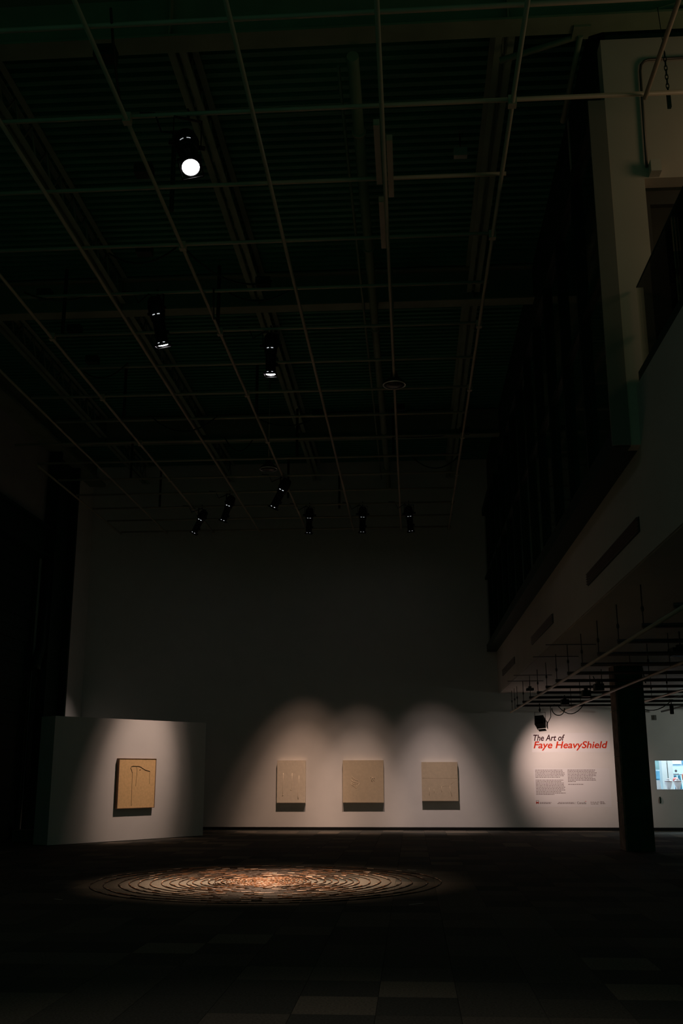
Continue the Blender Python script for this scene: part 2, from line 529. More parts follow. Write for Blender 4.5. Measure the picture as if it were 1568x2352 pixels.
# black cable runs and connectors lying on the pipes
def cable(name, pts, r, parent, m='black'):
    return MB().tube(pts, r, 6).build(name, M[m], parent)
def sag(p, q, drop, n=8):
    p, q = Vector(p), Vector(q)
    return [p.lerp(q, t / n) + Vector((0, 0, -drop * 4 * (t / n) * (1 - t / n))) for t in range(n + 1)]
for a, b, dr_ in (((-4.3, 3.0, 0.1), (-3.2, 4.1, 0.1), 0.25), ((-7.05, 4.2, 0.1), (-6.0, 4.3, 0.08), 0.12), ((-5.4, 3.1, 0.1), (-4.4, 3.0, 0.1), 0.2),
                  ((-4.3, -0.2, 0.1), (-4.0, -1.6, 0.1), 0.1), ((-4.28, 5.2, 0.06), (-4.1, 4.2, 0.06), 0.2), ((-2.9, 4.3, 0.08), (-3.9, 4.4, 0.08), 0.18),
                  ((-7.1, 7.3, 0.06), (-6.2, 7.0, 0.08), 0.2), ((-1.9, 11.4, 0.08), (0.0, 11.4, 0.08), 0.06), ((-6.5, 9.8, 0.09), (-5.1, 9.9, 0.09), 0.35),
                  ((-5.2, 11.2, 0.06), (-4.6, 11.4, 0.06), 0.3), ((-4.25, 10.1, 0.05), (-3.2, 10.2, 0.05), 0.14), ((0.0, 12.9, 0.06), (-1.1, 12.9, 0.05), 0.3)):
    cable('cable', sag(a, b, dr_), 0.014, grid)
jb = MB().box((-0.11, -0.08, 0.0), (0.11, 0.08, 0.13)).box((-0.03, -0.11, 0.03), (0.03, 0.11, 0.08)).mesh('connector_box', M['black'])
for x, y in ((-4.26, -0.9), (-4.9, 3.15), (-6.8, 4.4), (-6.75, 5.7), (-3.35, 4.25), (-6.85, 7.0), (-4.4, 1.2), (-1.35, 9.9), (-3.05, 10.1), (0.05, 11.45)):
    inst('connector_box', jb, grid, (x, y, 0.09))
# short grey dimmer strips clamped along one pipe
ds = MB().box((-0.035, -0.6, 0.02), (0.035, 0.6, 0.10)).mesh('wireway', M['pipe'])
for x, y in ((-GS - 0.07, 0.9), (-GS + 0.07, 1.2), (-GS - 0.06, 2.5)):
    inst('wireway', ds, grid, (x, y, 0.0))

# diagonal brace and short drop near the first girder
br = empty('sway_brace', (1.25, 10.2, 10.2))
tag(br, 'slanting grey brace between the nearest girder and the side wall', 'brace')
MB().tube([(0, 0.75, -0.02), (2.6, 0.1, 0.3)], 0.04, 8).build('brace_pipe', M['steel'], br)
MB().box((0.85, 0.3, 0.05), (1.05, 0.52, 0.25)).build('bracket', M['steel'], br)
MB().tube([(0.95, 0.45, 0.05), (0.95, 2.0, -0.05)], 0.035, 8).build('branch_pipe', M['steel'], br)

# small metal tags box hanging under the deck
jx = MB().box((-0.1, -0.05, 0), (0.1, 0.05, 0.14)).build('junction_box', M['white_box'], None, (0.9, 13.6, 10.6))
MB().tube([(0, 0, 0.14), (0, 0, 0.42)], 0.012, 5).build('drop_conduit', M['rod'], jx)
tag(jx, 'small pale junction box hanging alone under the dark deck right of centre', 'junction box')

# ------------------------------------------------------------------ mezzanine
sl = MB()
sl.box((X0, 3.0, 3.85), (13, D - 0.001, 5.75))
tag(sl.build('mezzanine_slab', [M['fascia']]), kind='structure')
tag(MB().box((X0 + 0.02, 3.0, 3.835), (13, D - 0.001, 3.85)).build('ceiling_soffit', M['soffit']), kind='structure')
# vents in the fascia
for n, (ya, yb) in enumerate(((11.1, 14.5), (18.2, 21.5), (25.2, 28.6))):
    e = empty('vent_grille', (X0, ya, 4.17))
    tag(e, ('longest-looking vent grille in the mezzanine fascia, nearest the camera', 'middle of the three vent grilles in the mezzanine fascia', 'vent grille in the mezzanine fascia, nearest the back wall')[n], 'vent grille', 'fascia vents')
    MB().box((-0.012, 0, 0), (0.0, yb - ya, 0.17)).build('backing', M['mullion'], e)
    lv = MB().obox((-0.022, (yb - ya) / 2, 0), (1, 0, -0.5), (0, 1, 0), (0.5, 0, 1), 0.012, (yb - ya) / 2, 0.003).mesh('louvre', M['grille'])
    for k in range(5):
        inst('louvre', lv, e, (0, 0, 0.02 + k * 0.034))

# glazed curtain wall above the fascia
cw = MB().box((2.27, 10.77, 5.05), (2.45, D - 0.001, 5.25)).box((2.27, 10.77, 9.2), (2.45, D - 0.001, 9.4)).box((2.36, 10.77, 5.25), (2.45, D - 0.001, 9.2))
cw_o = cw.build('wall_right', M['mullion'])
tag(cw_o, kind='structure')
n_p = 13
pw = (D - 10.8) / n_p
pane = MB().box((2.335, 0.05, 5.27), (2.36, pw - 0.05, 7.2)).mesh('glass_pane', M['darkglass'])
pane2 = MB().box((2.335, 0.05, 7.28), (2.36, pw - 0.05, 9.18)).mesh('glass_pane', M['darkglass'])
mul = MB().box((2.26, -0.04, 5.25), (2.36, 0.04, 9.2)).mesh('mullion', M['mullion'])
tra = MB().box((2.29, 0.04, 7.2), (2.36, pw - 0.04, 7.28)).mesh('transom', M['mullion'])
for k in range(n_p):
    yy = 10.8 + k * pw
    inst('glass_pane', pane, cw_o, (0, yy, 0))
    inst('glass_pane', pane2, cw_o, (0, yy, 0))
    inst('transom', tra, cw_o, (0, yy, 0))
    if k:
        inst('mullion', mul, cw_o, (0, yy, 0))
tag(MB().box((2.45, 10.96, 5.05), (2.56, D - 0.001, 5.25)).build('trim_3', M['mullion']), kind='structure')
tag(MB().box((2.47, 10.97, 9.38), (2.56, D - 0.001, 10.99)).build('wall_right_upper', M['mullion']), kind='structure')
# end panel of the curtain wall and the wall over the mezzanine opening, both facing the camera
tag(MB().box((2.25, 10.74, 5.06), (2.45, 10.77, 9.4)).build('trim_4', M['grey_cap']), kind='structure')
wr = MB()
wr.box((2.452, 10.75, 5.06), (2.559, 10.96, 10.25)).box((2.559, 10.75, 5.752), (2.84, 10.96, 10.25)).box((2.84, 10.75, 8.33), (9, 10.96, 10.25))
tag(wr.build('wall_mezzanine', M['beige']), kind='structure')
# inner corridor wall seen through the opening
wi = MB().box((2.46, 13.2, 5.752), (9, 13.3, 10.9))
tag(wi.build('wall_corridor', M['beige']), kind='structure')
# door frame members inside the opening
fr = MB().box((2.84, 10.98, 5.752), (2.94, 11.06, 8.30)).box((2.94, 10.98, 8.12), (6, 11.06, 8.30)).box((4.4, 10.98, 5.752), (4.5, 11.06, 8.12))
tag(fr.build('door_2', M['grille']), kind='structure')

# glass balustrade
gr = empty('glass_balustrade', (X0, 3.0, 5.75))
tag(gr, 'glass balustrade with a dark handrail along the mezzanine edge', 'balustrade')
MB().box((0.02, 0, 0.0), (0.16, 7.7, 0.14)).build('base_channel', M['mullion'], gr)
for k in range(5):
    MB().box((0.075, 0.02 + k * 1.545, 0.14), (0.09, 1.52 + k * 1.545, 1.16)).build('glass_panel', M['glass'], gr)
MB().box((0.07, 0, 1.16), (0.095, 7.7, 1.172)).build('edge_trim', M['mullion'], gr)
MB().tube([(0.16, 0.1, 0.68), (0.16, 7.65, 0.68)], 0.024, 8).build('handrail', M['black'], gr)
for k in range(5):
    MB().tube([(0.09, 0.77 + k * 1.545, 0.66), (0.16, 0.77 + k * 1.545, 0.66)], 0.012, 6).build('handrail_bracket', M['black'], gr)

# monitor on a stand with a red standby light, and a slim bin stand by the opening
tv = empty('monitor_stand', (3.2, 11.6, 5.752))
tag(tv, 'black upright monitor with a red standby light behind the balustrade', 'monitor')
MB().box((-0.22, -0.2, 0), (0.22, 0.2, 0.03)).build('base_plate', M['black'], tv)
MB().tube([(0, 0.02, 0.03), (0, 0.02, 1.3)], 0.03, 8).build('pole', M['black'], tv)
MB().box((-0.06, -0.06, 1.05), (0.5, 0.0, 2.05)).box((-0.09, -0.08, 1.02), (-0.06, 0.02, 2.08)).build('screen', M['black'], tv)
MB().tube([(0.07, -0.068, 1.52), (0.07, -0.06, 1.52)], 0.011, 8).build('standby_light', M['led'], bpy.data.objects['screen'])
sb = empty('bollard', (2.82, 10.45, 5.752))
tag(sb, 'slim dark post panel beside the beige pillar behind the glass', 'post')
MB().box((-0.03, -0.02, 0), (0.06, 0.02, 0.95)).build('panel', M['black'], sb)
MB().box((-0.06, -0.08, 0), (0.1, 0.08, 0.02)).build('foot', M['black'], sb)

# conduit, box and chain on the beige wall
cn = empty('wall_conduit', (2.87, 10.72, 8.4))
tag(cn, 'thin bent conduit with a pale junction box on the beige wall', 'conduit')
MB().tube([(0.0, 0, 0.06), (0.02, 0, 1.36), (0.035, 0, 1.45), (0.075, 0, 1.50), (0.12, 0, 1.52), (0.9, 0, 1.53)], 0.016, 8).build('conduit_pipe', M['conduit'], cn)
MB().box((0.02, -0.11, -0.06), (0.14, 0.03, 0.09)).build('junction_box', M['white_box'], cn)
ch = empty('hanging_chain', (3.07, 10.3, 9.3))
tag(ch, 'short dark chain hanging in front of the beige wall', 'chain')
for k in range(9):
    ax = (1, 0) if k % 2 else (0, 1)
    pts = [(ax[0] * 0.016 * math.cos(t), ax[1] * 0.016 * math.cos(t), -0.06 * k + 0.04 * math.sin(t)) for t in [2 * math.pi * q / 10 for q in range(10)]]
    MB().tube(pts, 0.006, 5, True).build('chain_link', M['black'], ch, (0, 0, 0.35))
MB().tube([(0, 0, 0.38), (-0.03, 0, 1.0)], 0.005, 5).build('wire', M['black'], ch)
MB().box((-0.02, -0.02, -0.36), (0.02, 0.02, -0.17)).build('weight', M['black'], ch)

# warm lamp of the mezzanine (stands on the right, beyond the frame)
lp = bpy.data.lights.new('mezzanine_lamp', 'POINT')
lp.energy = P_MEZZ
lp.color = (1.0, 0.62, 0.36)
lp.shadow_soft_size = 0.5
lo = bpy.data.objects.new('mezzanine_lamp', lp)
C.objects.link(lo)
lo.location = (5.2, 9.3, 8.0)

# ------------------------------------------------------------------ concrete column
co = empty('concrete_column', (4.40, 22.5, 0))
tag(co, 'square dark concrete column in front of the text wall', 'column')
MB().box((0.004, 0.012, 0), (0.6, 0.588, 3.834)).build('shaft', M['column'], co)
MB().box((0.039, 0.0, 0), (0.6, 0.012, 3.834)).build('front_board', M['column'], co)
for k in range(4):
    MB().box((0, 0.0, k * 0.96 + 0.004), (0.039, 0.6, (k + 1) * 0.96 - 0.006)).build('side_board', M['colside_lit'], co)

# ------------------------------------------------------------------ lower pipe grid under the mezzanine
LZ = 3.26
lg = empty('pipe_grid', (2.85, 14.0, LZ))
tag(lg, 'low lighting grid of dark pipes hung below the mezzanine soffit', 'lighting grid')
for k in range(7):
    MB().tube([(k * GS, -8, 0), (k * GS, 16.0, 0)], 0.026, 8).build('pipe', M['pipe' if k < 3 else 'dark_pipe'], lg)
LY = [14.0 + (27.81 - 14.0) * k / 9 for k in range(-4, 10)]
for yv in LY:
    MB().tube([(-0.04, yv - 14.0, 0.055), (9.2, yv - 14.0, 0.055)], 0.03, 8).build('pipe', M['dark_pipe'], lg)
rodm = MB().tube([(0, 0, 0.0), (0, 0, 3.835 - LZ)], 0.008, 5).lathe([(0.012, 0.24), (0.02, 0.26), (0.02, 0.29), (0.012, 0.31)], 6).mesh('hanger_rod', M['rod'])
for yv in LY[3:]:
    for k in (0, 1, 2, 4):
        inst('hanger_rod', rodm, lg, (k * GS, yv - 14.0 + 0.1, 0))
for yv in (28.6, 29.4):
    inst('hanger_rod', rodm, lg, (0, yv - 14.0, 0))
strut = MB().box((-0.45, -0.008, 3.822 - LZ), (0.45, 0.008, 3.835 - LZ)).mesh('strut_channel', M['rod'])
for yv in (18.6, 20.6, 24.6, 26.2):
    inst('strut_channel', strut, lg, (0.05, yv - 14.0, 0))
for a, b, dr_ in (((1.5, 12.3, 0), (1.05, 13.7, 0.02), 0.22), ((2.0, 9.0, 0.05), (2.1, 8.5, 0.4), 0.1), ((1.5, 5.6, 0.3), (1.62, 5.9, -0.02), 0.02), ((3.3, 11.0, 0.05), (3.6, 8.0, 0.3), 0.1),
                  ((2.9, 13.0, 0.02), (3.6, 12.0, 0.06), 0.2), ((1.2, 9.1, 0.4), (1.35, 9.1, 0.02), 0.0), ((1.9, 3.0, 0.5), (2.0, 3.1, 0.05), 0.0), ((1.7, 3.0, 0.5), (1.75, 3.1, 0.05), 0.0)):
    cable('cable', sag(a, b, dr_), 0.012, lg)
# coil of spare cable under the first pipe
pts = [(1.05 + 0.17 * math.cos(t), 13.75, -0.02 + 0.19 * math.sin(t)) for t in [math.pi * (1.0 + q / 12) for q in range(13)]]
cable('cable', pts, 0.013, lg)

# small dark projector boxes on the low grid
for n, (x, yv, z, lab) in enumerate(((3.69, 22.0, 3.20, 'small dark fixture box on the low grid left of the column, lower one'),
                                     (3.60, 20.0, 3.17, 'small dark fixture box on the low grid left of the column, upper one'),
                                     (4.42, 17.0, 3.50, 'bulky dark fixture box hung above the low grid right of the column'),
                                     (2.98, 26.0, 3.60, 'flat dark emergency light under the soffit at the far end'),
                                     (3.62, 24.6, 3.19, 'small dark fixture box farthest along the low grid'))):
    e = empty('fixture_box', (x, yv, z))
    tag(e, lab, 'light fixture', 'fixtures on the low grid')
    w = 0.085 if n != 2 else 0.15
    h = 0.065 if n != 3 else 0.03
    MB().box((-w, -0.12, -h), (w, 0.12, h)).build('housing', M['black'], e)
    MB().box((-w * 0.4, -0.06, h), (w * 0.4, 0.06, h + 0.05)).build('mount', M['rod'], e)
    MB().tube([(0, 0, h + 0.04), (0, 0, 3.835 - z if n in (2, 3) else h + 0.1)], 0.012, 6).build('stem', M['rod'], e)
# row of slim track heads beyond the column
for n, (x, yv) in enumerate(((6.45, 26.1), (6.95, 26.1), (7.15, 24.4), (7.65, 24.4), (7.3, 22.9))):
    e = empty('track_head', (x, yv, LZ + 0.02))
    tag(e, '%s slim dark track light right of the column, counted from the column' % ('first', 'second', 'third', 'fourth', 'fifth')[n], 'track light', 'track lights right of the column')
    MB().lathe([(0.035, -0.30), (0.05, -0.29), (0.05, -0.10), (0.03, -0.06)], 12).build('head', M['black'], e)
    MB().tube([(0, 0, -0.08), (0, 0, 0.04)], 0.012, 6).build('stem', M['black'], e)
    MB().box((-0.05, -0.03, 0.0), (0.05, 0.03, 0.06)).build('clamp', M['black'], e)
# the side gallery's own lamp stands right of the frame and washes the wall there
lp = bpy.data.lights.new('side_gallery_lamp', 'SPOT')
lp.energy = P_SIDE_GALLERY
lp.color = (0.95, 1.0, 0.90)
lp.spot_size = math.radians(120)
lp.spot_blend = 1.0
lp.shadow_soft_size = 0.12
lo = bpy.data.objects.new('side_gallery_lamp', lp)
C.objects.link(lo)
lo.location = (10.2, 25.8, 3.0)
lo.rotation_mode = 'QUATERNION'
lo.rotation_quaternion = Vector((0, 0, -1)).rotation_difference((Vector((8.4, D, 1.3)) - Vector(lo.location)).normalized())

# ------------------------------------------------------------------ stage spotlights
housing = MB().lathe([(0.03, 0.20), (0.075, 0.195), (0.10, 0.16), (0.115, 0.06), (0.118, -0.02), (0.105, -0.06), (0.10, -0.13), (0.088, -0.15)], 20)
for k in range(5):
    z = 0.03 + k * 0.028
    housing.lathe([(0.122 - k * 0.004, z), (0.122 - k * 0.004, z + 0.008)], 20)
housing = housing.mesh('lamp_housing', M['black_metal'])
barrel = MB().lathe([(0.084, -0.14), (0.084, -0.47), (0.094, -0.475), (0.094, -0.50), (0.082, -0.50), (0.082, -0.46)], 24, cap=False)
for s in (-1, 1):
    barrel.box((s * 0.10 - 0.006, -0.10, -0.515), (s * 0.10 + 0.006, 0.10, -0.485)).box((-0.10, s * 0.10 - 0.006, -0.515), (0.10, s * 0.10 + 0.006, -0.485))
barrel.box((0.082, -0.02, -0.36), (0.115, 0.02, -0.30))
barrel = barrel.mesh('barrel', M['black_metal'])
lens_hot = MB().lathe([(0.081, -0.485), (0.06, -0.495), (0.001, -0.50)], 24).mesh('lens', M['lens_hot'])
lens_dim = MB().lathe([(0.081, -0.470), (0.06, -0.478), (0.001, -0.48)], 24).mesh('lens', M['lens_dim'])
handle = MB().tube([(-0.05, 0.10, 0.13), (-0.05, 0.20, 0.13), (0.05, 0.20, 0.13), (0.05, 0.10, 0.13)], 0.009, 6).mesh('rear_handle', M['black_metal'])
def leak_glint_mesh(m):
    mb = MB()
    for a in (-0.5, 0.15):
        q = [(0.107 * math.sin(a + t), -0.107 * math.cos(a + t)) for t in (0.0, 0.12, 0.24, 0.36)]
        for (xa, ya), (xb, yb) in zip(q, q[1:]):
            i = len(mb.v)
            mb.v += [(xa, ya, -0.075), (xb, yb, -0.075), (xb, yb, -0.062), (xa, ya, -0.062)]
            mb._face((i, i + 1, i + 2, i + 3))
    for a in (-0.55, 0.25):  # glowing arcs imitate rim glints on the barrel lip; no opening there
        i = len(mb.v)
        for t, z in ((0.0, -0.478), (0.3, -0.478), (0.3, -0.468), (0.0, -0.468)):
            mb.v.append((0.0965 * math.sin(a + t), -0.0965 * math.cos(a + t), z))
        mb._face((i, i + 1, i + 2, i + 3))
    return mb.mesh('slot_and_glint', m)
leak_glint_b, leak_glint_d = leak_glint_mesh(M['leak_glint']), leak_glint_mesh(M['leak_glint_dim'])

def spotlight(x, y, aim, label, power, angle, blend, hot=False, dim=False, scale=1.0, color=WARM, hang=0.30, spill=0.0, core=1.0):
    piv = Vector((x, y, GZ - hang + 0.055))
    e = empty('stage_spotlight', piv)
    tag(e, label, 'spotlight', 'black stage spotlights on the main grid')
    d = (Vector(aim) - piv).normalized()
    qn = Vector((0, 0, -1)).rotation_difference(d)
    az = math.atan2(d.x, -d.y)
    # turn the head so that its slots and painted glints face the room front
    for nm, me, subs in (('lamp_housing', housing, (('rear_handle', handle), ('slot_and_glint', leak_glint_b if hot or dim else leak_glint_d))), ('barrel', barrel, (('lens', lens_hot if hot else lens_dim),))):
        o = inst(nm, me, e)
        o.rotation_mode = 'QUATERNION'
        o.rotation_quaternion = qn
        o.scale = (scale,) * 3
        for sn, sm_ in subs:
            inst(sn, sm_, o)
    # yoke: its arms stand square to the aiming plane
    perp = Vector((-d.y, d.x, 0))
    perp = perp.normalized() if perp.length > 1e-3 else Vector((1, 0, 0))
    if abs(perp.x) < 0.5 and False:
        perp = Vector((1, 0, 0))
    w = 0.135 * scale
    mb = MB()
    t = hang - 0.07
    mb.bar(perp * w + Vector((0, 0, -0.02)), perp * w + Vector((0, 0, t)), 0.035, 0.008, perp)
    mb.bar(-perp * w + Vector((0, 0, -0.02)), -perp * w + Vector((0, 0, t)), 0.035, 0.008, perp)
    mb.bar(perp * (w + 0.004) + Vector((0, 0, t)), -perp * (w + 0.004) + Vector((0, 0, t)), 0.035, 0.008)
    yk = mb.build('yoke', M['black_metal'], e)
    for s in (-1, 1):
        MB().tube([perp * s * (w - 0.03), perp * s * (w + 0.045)], 0.026, 8).build('tilt_knob', M['black_metal'], yk)
    mb = MB().tube([(0, 0, t), (0, 0, hang - 0.03)], 0.013, 6)
    hk = [(0, 0.045 * math.cos(a), hang + 0.002 + 0.045 * math.sin(a)) for a in [math.pi * (-0.5 + 0.12 * q) for q in range(12)]]
    mb.tube(hk, 0.012, 6)
    mb.build('hook_clamp', M['black_metal'], e)
    rear = qn @ Vector((0, 0, 0.19 * scale))
    pts = [rear, rear + Vector((-0.10, 0.03, 0.08)), Vector((-0.30, 0.02, hang * 0.5)), Vector((-0.38, 0.0, hang + 0.03)), Vector((-0.55, 0, hang + 0.04))]
    MB().tube(pts, 0.011, 6).build('cable', M['black_metal'], e)
    # the sharp core of the beam and the soft spill of the lens around it
    for nm, pw, an in (('spot_beam', power * (1 - spill), angle * core), ('spot_spill', power * spill, angle * 1.24)):
        if pw <= 0:
            continue
        ld = bpy.data.lights.new(nm, 'SPOT')
        ld.energy = pw
        ld.color = color
        ld.spot_size = math.radians(an)
        ld.spot_blend = blend
        ld.shadow_soft_size = 0.045
        lo_ = bpy.data.objects.new(nm, ld)
        C.objects.link(lo_)
        lo_.parent = e
        lo_.rotation_mode = 'QUATERNION'
        lo_.rotation_quaternion = qn
        lo_.location = d * (0.535 * scale)
    return e

spotlight(-2.36, 9.73, (-0.2, 4.6, 0), 'nearest stage spotlight, its large white lens glaring down at the camera', P_NEAR_FLOOR, 60, 1.0, hot=True, scale=1.15, hang=0.40)
spotlight(-3.76, 14.01, (-2.3, 16.0, 0), 'bright stage spotlight tilted right, left of the one over the rings', P_RINGS * 0.14, 42, 1.0, hot=True, scale=1.08, color=(1.0, 0.68, 0.48))
spotlight(-2.20, 15.43, (-2.2, 16.05, 0), 'bright stage spotlight pointing straight down over the floor rings', P_RINGS, 33, 1.0, hot=True, color=(1.0, 0.68, 0.48))
spotlight(-5.66, 26.83, (XL, 29.5, 1.3), 'leftmost dark spotlight of the far group, tilted left above the partition', 420, 26, 1.0, dim=True)
spotlight(-4.64, 25.41, (-8.0, 27.2, 0.0), 'second dark spotlight from the left in the far group, tilted left', 60, 30, 1.0, dim=True)
spotlight(-3.04, 23.98, (-6.76, 25.61, 1.62), 'bulkiest dark spotlight of the far group, in front of its row', P_PARTITION * 1.08, 24, 1.0, dim=True, scale=1.15, spill=0.30, core=0.95, color=(1.0, 0.69, 0.55))
spotlight(-2.68, 26.83, (-3.40, D, -0.80), 'left one of the three upright spotlights near the back wall', P_PICTURE * 1.06, 30, 1.0, spill=0.28, core=0.95, color=(1.0, 0.63, 0.45))
spotlight(-1.22, 26.83, (-1.68, D, -0.80), 'middle one of the three upright spotlights near the back wall', P_PICTURE * 1.06, 28, 1.0, spill=0.28, core=0.95, color=(1.0, 0.68, 0.53))
spotlight(0.04, 26.83, (0.90, D, -0.80), 'right one of the three upright spotlights near the back wall', P_PICTURE * 1.06, 28.5, 1.0, spill=0.28, core=0.95, color=(1.0, 0.74, 0.65))

# ------------------------------------------------------------------ stage light for the title wall, under the low grid
fx, fy, fz = 3.42, 27.81, 2.88
fr_ = empty('stage_lantern', (fx, fy, fz))
tag(fr_, 'boxy black stage lantern hanging from the low grid beside the title lettering', 'stage light')
dd = (Vector((4.45, D, 1.75)) - Vector((fx, fy, fz))).normalized()
qf = Vector((0, 1, 0)).rotation_difference(dd)
def head(mb, name, m):
    o = mb.build(name, m, fr_)
    o.rotation_mode = 'QUATERNION'
    o.rotation_quaternion = qf
    return o
hm = MB().box((-0.115, -0.16, -0.12), (0.115, 0.13, 0.12)).box((-0.09, -0.19, -0.09), (0.09, -0.16, 0.09))
for k in range(5):
    hm.box((-0.12, -0.13 + k * 0.05, -0.125), (0.12, -0.115 + k * 0.05, 0.125))
head(hm, 'housing', M['black_metal'])
head(MB().tube([(0.11, -0.05, 0.0), (0.16, -0.05, 0.0)], 0.03, 8), 'tilt_knob', M['black_metal'])
rot90 = MB()
rot90.tube([(0, 0.13, 0), (0, 0.145, 0)], 0.09, 20)
head(rot90, 'lens', M['lens_dim'])
for sx, sz, nm in ((-1, 0, 0), (1, 0, 0), (0, 1, 0), (0, -1, 0)):
    mb = MB()
    if sx:
        mb.obox((sx * 0.135, 0.19, 0), (0, 1, 0), (0, 0, 1), (1, 0, 0), 0.065, 0.10, 0.003)
    else:
        mb.obox((0, 0.19, sz * 0.14), (0, 1, 0), (1, 0, 0), (0, 0, 1), 0.065, 0.10, 0.003)
    head(mb, 'barn_door', M['black_metal'])
MB().bar((-0.14, 0, -0.02), (-0.14, 0, 0.26), 0.03, 0.008, (1, 0, 0)).bar((0.14, 0, -0.02), (0.14, 0, 0.26), 0.03, 0.008, (1, 0, 0)).bar((-0.144, 0, 0.26), (0.144, 0, 0.26), 0.03, 0.008).build('yoke', M['black_metal'], fr_)
MB().tube([(0, 0, 0.26), (0, 0, 0.38)], 0.016, 6).lathe([(0.02, 0.29), (0.035, 0.32), (0.02, 0.35)], 8).tube([(0, 0.05 * math.cos(a), 0.435 + 0.05 * math.sin(a)) for a in [math.pi * (-0.5 + 0.12 * q) for q in range(12)]], 0.012, 6).build('hook_clamp', M['black_metal'], fr_)
MB().tube([(0.14, -0.12, -0.10), (0.19, -0.13, 0.0), (0.27, -0.1, 0.13), (0.28, -0.05, 0.30), (0.28, 0, 0.40), (0.40, 0, 0.47)], 0.010, 6).build('cable', M['black_metal'], fr_)
ld = bpy.data.lights.new('spot', 'SPOT')
ld.energy = P_TITLE
ld.color = (1.0, 0.70, 0.60)
ld.spot_size = math.radians(76)
ld.spot_blend = 1.0
ld.shadow_soft_size = 0.06
lo = bpy.data.objects.new('spot_beam', ld)
C.objects.link(lo)
lo.parent = fr_
lo.rotation_mode = 'QUATERNION'
lo.rotation_quaternion = Vector((0, 0, -1)).rotation_difference(dd)
lo.location = dd * 0.27

# ------------------------------------------------------------------ two pendant high-bay lamps, switched off
for x, yv, z, top, lab in ((-0.2, 17.64, 8.55, 10.9, 'unlit round pendant lamp under the middle of the ceiling, right one'),
                           (-3.26, 22.83, 8.55, 10.9, 'unlit round pendant lamp on a long rod, left one and farther back')):
    e = empty('pendant_lamp', (x, yv, z))
    tag(e, lab, 'pendant lamp', 'unlit pendant lamps')
    MB().lathe([(0.22, 0.0), (0.21, 0.03), (0.15, 0.09), (0.08, 0.15), (0.06, 0.26), (0.02, 0.28)], 24).build('shade', M['pendant'], e)
    ring = [(0.205 * math.cos(2 * math.pi * q / 28), 0.205 * math.sin(2 * math.pi * q / 28), 0.0) for q in range(28)]
    MB().tube(ring, 0.014, 6, True).build('rim', M['pendant_rim'], e)
    MB().lathe([(0.19, 0.005), (0.15, -0.03), (0.05, -0.05)], 24).build('diffuser', M['pendant'], e)
    MB().tube([(0, 0, 0.27), (0, 0, top - z)], 0.013, 6).build('rod', M['pipe'], e)

# ------------------------------------------------------------------ free-standing partition with the brown picture
BL = Vector((-8.26, 23.56, 0)); BR = Vector((-5.48, 27.38, 0))
pu = (BR - BL).normalized(); pn = Vector((pu.y, -pu.x, 0))
ang = math.atan2(pu.y, pu.x)
pt = empty('partition_wall', BL)
pt.rotation_euler = (0, 0, ang)
tag(pt, 'free-standing white partition with the brown picture hung on it', 'partition')
MB().box((0, 0.0, 0.012), (4.73, 0.55, 2.885)).build('panel', M['partition'], pt)
MB().box((0.02, 0.03, 0.0), (4.71, 0.52, 0.012)).build('plinth', M['base'], pt)
# local frame: x along the wall, -y out of it towards the room
pc = empty('picture', BL + pu * 1.835 + Vector((0, 0, 0.755)))
pc.rotation_euler = (0, 0, ang)
tag(pc, 'brown paper picture with thin dark drawn lines, in a wooden tray frame on the partition', 'picture')
PW, PH = 1.16, 1.185
pcp = MB().box((0.012, -0.085, 0.012), (PW - 0.012, -0.002, PH - 0.012)).build('panel', M['kraft'], pc)
for a, b in (((0, -0.095, 0), (0.012, 0.0, PH)), ((PW - 0.012, -0.095, 0), (PW, 0.0, PH)), ((0.012, -0.095, 0), (PW - 0.012, 0.0, 0.012)), ((0.012, -0.095, PH - 0.012), (PW - 0.012, 0.0, PH))):
    MB().box(a, b).build('frame_rail', M['kraft_edge'], pc)
def sx(u_, v_):      # picture fraction from its left and top edges
    return (0.012 + u_ * (PW - 0.024), -0.088, PH - v_ * PH)
def stroke(pts, r, m, parent, name='drawn_line'):
    return MB().tube(pts, r, 5).build(name, M[m], parent)
stroke([sx(u_, v_) for u_, v_ in ((0.36, 0.30), (0.34, 0.24), (0.31, 0.20), (0.33, 0.165), (0.37, 0.155), (0.45, 0.158), (0.53, 0.158), (0.58, 0.17), (0.65, 0.205), (0.72, 0.235), (0.80, 0.25), (0.845, 0.262))], 0.006, 'drawn', pcp)
stroke([sx(0.36, 0.30), sx(0.365, 0.5), sx(0.37, 0.75), sx(0.375, 0.95)], 0.0035, 'drawn', pcp)
stroke([sx(0.47, 0.165), sx(0.485, 0.22), sx(0.49, 0.30), sx(0.475, 0.42), sx(0.47, 0.56)], 0.003, 'drawn', pcp)
stroke([sx(0.845, 0.262), sx(0.84, 0.35), sx(0.845, 0.52)], 0.003, 'drawn', pcp)
stroke([sx(0.555, 0.232), sx(0.585, 0.228)], 0.006, 'drawn', pcp)

